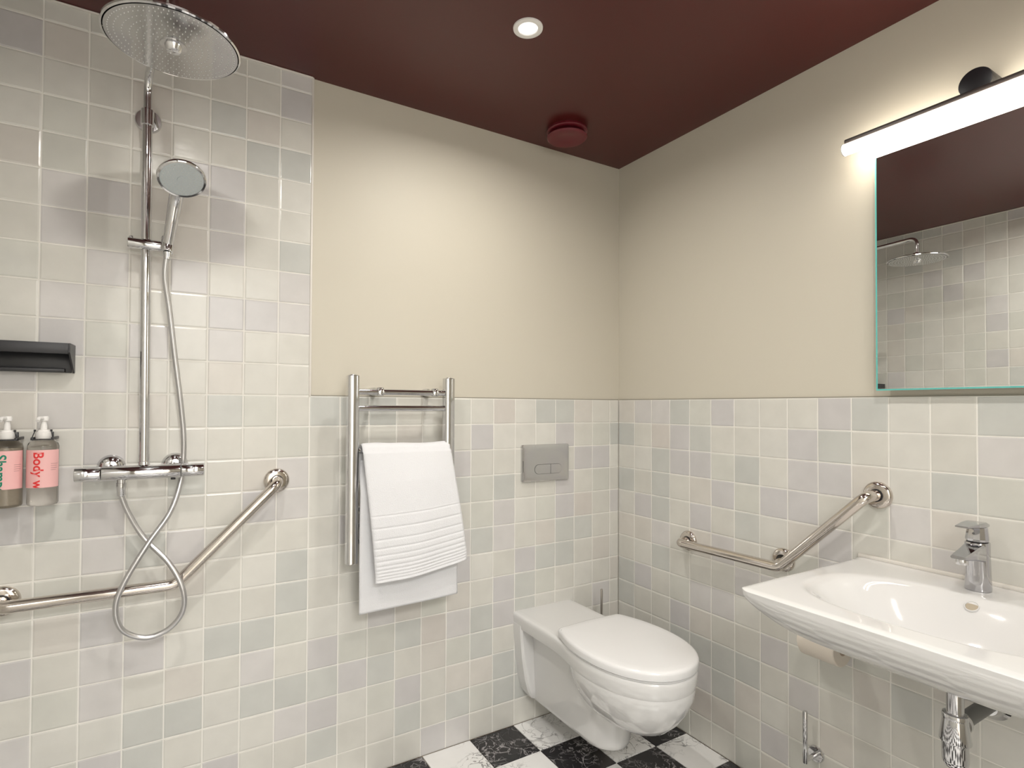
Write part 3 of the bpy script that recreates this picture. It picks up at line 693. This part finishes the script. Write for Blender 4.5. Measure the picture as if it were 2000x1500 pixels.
# ------------------------------------------------------------------ washbasin
by, bhw, bdp, bz = -1.330, .310, .560, .834
ws = thing('washbasin', 'wide white ceramic washbasin fixed to the right wall', 'sink', (0, by, bz-.15))
def basin():
    bm = bmesh.new(); NU, NV = 120, 120
    def hw(w):
        d = (1-w)*bdp; r = .030
        return bhw if d > r else bhw - r + math.sqrt(max(0, r*r - (r-d)**2))
    def top(s, w):
        y = s*bhw; x = w*bdp                       # bowl centred .30 from wall
        e = ((abs(y)/.262)**2.5 + (abs(x-.315)/(.178 if x > .315 else .182))**2.5)**(1/2.5)
        z = 0.
        if e < 1:
            q = 1-e; q = min(1, q/.62); sm = q*q*(3-2*q); z = -.108*(.25*q*(1-q)*.6 + sm)
        rim = min(1, (min(1-w, 1)*bdp)/.02); z -= .004*(1-rim)**2
        ed = min(1, (1-abs(s))*bhw/.02); z -= .004*(1-ed)**2
        z += .006*max(0, 1-x/.02) 
        return z
    def bot(s, w):
        d = .014 + (.135*(max(0, 1-abs(s)**5.5))**.55)*(max(0, 1-w**4.2))**.58
        return -d
    A, B = [], []
    def wv(j): t = j/NV; return 1-(1-t)**2.0
    def sv(i): t = -1+2*i/NU; return math.copysign(1-(1-abs(t))**1.6, t)
    for j in range(NV+1):
        w_ = wv(j); h_ = hw(w_); ra = []; rb = []
        for i in range(NU+1):
            s = sv(i); y = by + s*h_; x = .0005 - w_*bdp
            ra.append(bm.verts.new((x, y, bz + top(s*h_/bhw, w_)))); rb.append(bm.verts.new((x*.997, by + s*h_*.998, bz + bot(s, w_))))
        A.append(ra); B.append(rb)
    for j in range(NV):
        for i in range(NU):
            bm.faces.new((A[j][i], A[j][i+1], A[j+1][i+1], A[j+1][i])); bm.faces.new((B[j][i], B[j+1][i], B[j+1][i+1], B[j][i+1]))
        bm.faces.new((A[j][0], A[j+1][0], B[j+1][0], B[j][0])); bm.faces.new((A[j][NU], B[j][NU], B[j+1][NU], A[j+1][NU]))
    for i in range(NU):
        bm.faces.new((A[0][i], B[0][i], B[0][i+1], A[0][i+1])); bm.faces.new((A[NV][i], A[NV][i+1], B[NV][i+1], B[NV][i]))
    bmesh.ops.recalc_face_normals(bm, faces=bm.faces); return bm
bb = bm2obj('basin', basin(), CERAMIC, ws, 0); bb.data.shade_smooth()
md = bb.modifiers.new('smooth', 'SMOOTH'); md.factor = .5; md.iterations = 3
ofp = Vector((-.158, by-.012, bz-.022)) + Vector((-.62, 0, .78))*.004; ofn = Vector((-.62, 0, .78)).normalized()
bm2obj('overflow_recess', lathe([(-.008, .0115), (.0002, .0115), (.0004, 0)], ofp, ofn, 28), DARKHOLE, ws)
bm2obj('overflow_ring', lathe([(-.004, .0122), (.0018, .0120), (.0024, .0130), (.0018, .0140), (-.004, .0142)], ofp, ofn, 32, caps=False), CERAMIC, ws)
bm2obj('drain', lathe([(0, .031), (.003, .030), (.0035, .018), (.003, 0)], (-.30, by, bz-.1085), (0, 0, 1), 36), CHROME, ws)
bm2obj('wall_seal', box(-.009, .0005, by-bhw, by+bhw, bz-.002, bz+.0105, .003), CAULK, ws)

# ------------------------------------------------------------------ tap
tx, ty, tz = -.072, -1.324, bz
tap = thing('basin_tap', 'chrome single lever mixer tap standing on the washbasin', 'tap', (tx, ty, tz))
def oval(cx, cy, z, a, b_, n=36, e=2.4): 
    out = []
    for k in range(n):
        t = 2*PI*k/n; c, s = math.cos(t), math.sin(t); out.append((cx + a*math.copysign(abs(c)**(2/e), c), cy + b_*math.copysign(abs(s)**(2/e), s), z))
    return out
bm2obj('body', loft([oval(tx, ty, tz+.0005, .0245, .0240), oval(tx, ty, tz+.003, .0255, .0250), oval(tx+.001, ty, tz+.04, .0240, .0235), oval(tx-.001, ty, tz+.085, .0235, .0230), oval(tx-.003, ty, tz+.112, .0240, .0235), oval(tx-.003, ty, tz+.115, .0225, .022)]), TAPC, tap, 40)
# spout: wedge running out over the bowl
def ring(x, zlo, zhi, hw_, r): 
    return [(x, ty-hw_, zlo+r), (x, ty-hw_+r, zlo), (x, ty+hw_-r, zlo), (x, ty+hw_, zlo+r), (x, ty+hw_, zhi-r), (x, ty+hw_-r, zhi), (x, ty-hw_+r, zhi), (x, ty-hw_, zhi-r)]
sp = bm2obj('spout', loft([ring(tx+.010, tz+.060, tz+.118, .0210, .004), ring(tx-.020, tz+.072, tz+.112, .0205, .004), ring(tx-.060, tz+.080, tz+.103, .0185, .004), ring(tx-.095, tz+.084, tz+.097, .0165, .003), ring(tx-.108, tz+.087, tz+.094, .0145, .002)]), TAPC, tap, 30)
bm2obj('aerator', cyl((tx-.089, ty, tz+.086), (tx-.089, ty, tz+.073), .0115, seg=28, bev=.001), CHROME_S, sp)
bm2obj('neck_ring', lathe([(0, .0205), (.003, .0205)], (tx-.003, ty, tz+.1148), (0, 0, 1), 32), BLACK, tap)
lv = bm2obj('lever', loft([oval(tx-.003, ty, tz+.118, .0220, .0215, 12, 2.2), oval(tx-.003, ty, tz+.123, .0232, .0225, 12, 2.2), oval(tx-.001, ty, tz+.150, .0195, .019, 12, 2.2), oval(tx, ty, tz+.157, .0165, .016, 12, 2.2)]), TAPC, tap, 18)
bm2obj('lever_blade', loft([ring(tx+.020, tz+.150, tz+.158, .0165, .002), ring(tx-.004, tz+.150, tz+.164, .0205, .003), ring(tx-.045, tz+.154, tz+.163, .0185, .002), ring(tx-.088, tz+.157, tz+.161, .0130, .0012)]), TAPC, lv, 25)
bm2obj('temperature_dot', lathe([(0, .0028), (.0006, .0026)], (tx-.0238, ty, tz+.137), (-1, 0, .12), 14), GREYPIPE, lv)

# ------------------------------------------------------------------ waste trap
wx, wy = -.205, -1.325
tr_ = thing('waste_trap', 'chrome bottle trap and wall pipe under the washbasin', 'pipe', (wx, wy, .45))
bm2obj('tailpiece', cyl((wx, wy, .570), (wx, wy, .6835), .0165, seg=32), CHROME, tr_)
bm2obj('collar', lathe([(0, .0245), (.006, .0250), (.011, .0238), (.012, .018)], (wx, wy, .566), (0, 0, 1), 40), CHROME, tr_)
bm2obj('skirt', lathe([(.0, .0275), (.001, .0300), (.004, .0305), (.050, .0240), (.053, .0238)], (wx, wy, .514), (0, 0, 1), 44), CHROME, tr_)
bm2obj('cup', lathe([(0, .0), (.001, .012), (.006, .0195), (.014, .0240), (.022, .0253), (.070, .0253)], (wx, wy, .452), (0, 0, 1), 40), CHROME, tr_)
pz = .548
bm2obj('wall_pipe', cyl((wx+.018, wy, pz), (.004, wy, pz), .0165, seg=28), GREYPIPE, tr_)
bm2obj('branch_nut', lathe([(0, .0235), (.004, .0245), (.012, .0235), (.014, .019)], (wx+.020, wy, pz), (1, 0, 0), 36), CHROME, tr_)
bm2obj('wall_rosette', lathe([(0, .040), (.004, .040), (.012, .032), (.024, .022), (.034, .0215)], (.0005, wy, pz), (-1, 0, 0), 44), CHROME, tr_)
va = thing('angle_valve', 'small chrome angle valve on the wall behind the bottle trap', 'valve', (0, -1.275, .60))
bm2obj('rosette', lathe([(0, .022), (.004, .022), (.008, .012)], (.0005, -1.275, .60), (-1, 0, 0), 32), CHROME, va)
bm2obj('body', cyl((-.004, -1.275, .60), (-.052, -1.275, .60), .0095, seg=24, bev=.001), CHROME, va)
bm2obj('supply_tube', sweep(fillet([(-.040, -1.275, .606), (-.040, -1.275, .64), (-.05, -1.285, .668)], .02), .005, 12), CHROME, va)
bm2obj('knob', cyl((-.052, -1.275, .60), (-.068, -1.275, .60), .013, seg=12, bev=.002), CHROME, va)

# ------------------------------------------------------------------ toilet paper and its holders
rx, rz_, y0_, y1_ = -.072, .588, -1.012, -.905
rh = thing('roll_holder', 'chrome toilet roll holder on the tiles under the washbasin', 'roll holder', (0, -.885, rz_))
bm2obj('rosette', lathe([(0, .024), (.006, .024), (.008, .010)], (.0005, -.888, rz_), (-1, 0, 0), 36), CHROME, rh)
bm2obj('arm', sweep(fillet([(-.004, -.888, rz_), (rx, -.888, rz_), (rx, -1.028, rz_)], .016), .0065, 16), CHROME, rh)
ro = thing('toilet_roll', 'cream toilet paper roll hanging under the washbasin', 'toilet roll', (rx, y1_, rz_))
bm2obj('paper', lathe([(0, .022), (.0, .052), (.002, .054), (y1_-y0_-.002, .054), (y1_-y0_, .052), (y1_-y0_, .022), (0, .022)], (rx, y1_, rz_-.010), (0, -1, 0), 48, caps=False), PAPER, ro)
bm2obj('core', lathe([(-.0005, .0185), (-.0005, .0222), (y1_-y0_+.0005, .0222), (y1_-y0_+.0005, .0185), (-.0005, .0185)], (rx, y1_, rz_-.010), (0, -1, 0), 36, caps=False), CARD, ro)
sr = thing('spare_roll_holder', 'upright chrome spare roll rod low on the tiles below the washbasin', 'roll holder', (0, -.892, .19))
bm2obj('rosette', lathe([(0, .0245), (.006, .0245), (.009, .022), (.0095, .008)], (.0005, -.892, .192), (-1, 0, 0), 40), CHROME, sr)
bm2obj('arm', cyl((-.004, -.892, .192), (-.058, -.892, .190), .0065, seg=20), CHROME, sr)
bm2obj('rod', cyl((-.060, -.892, .182), (-.060, -.892, .340), .0070, seg=24, bev=.0015), CHROME, sr)
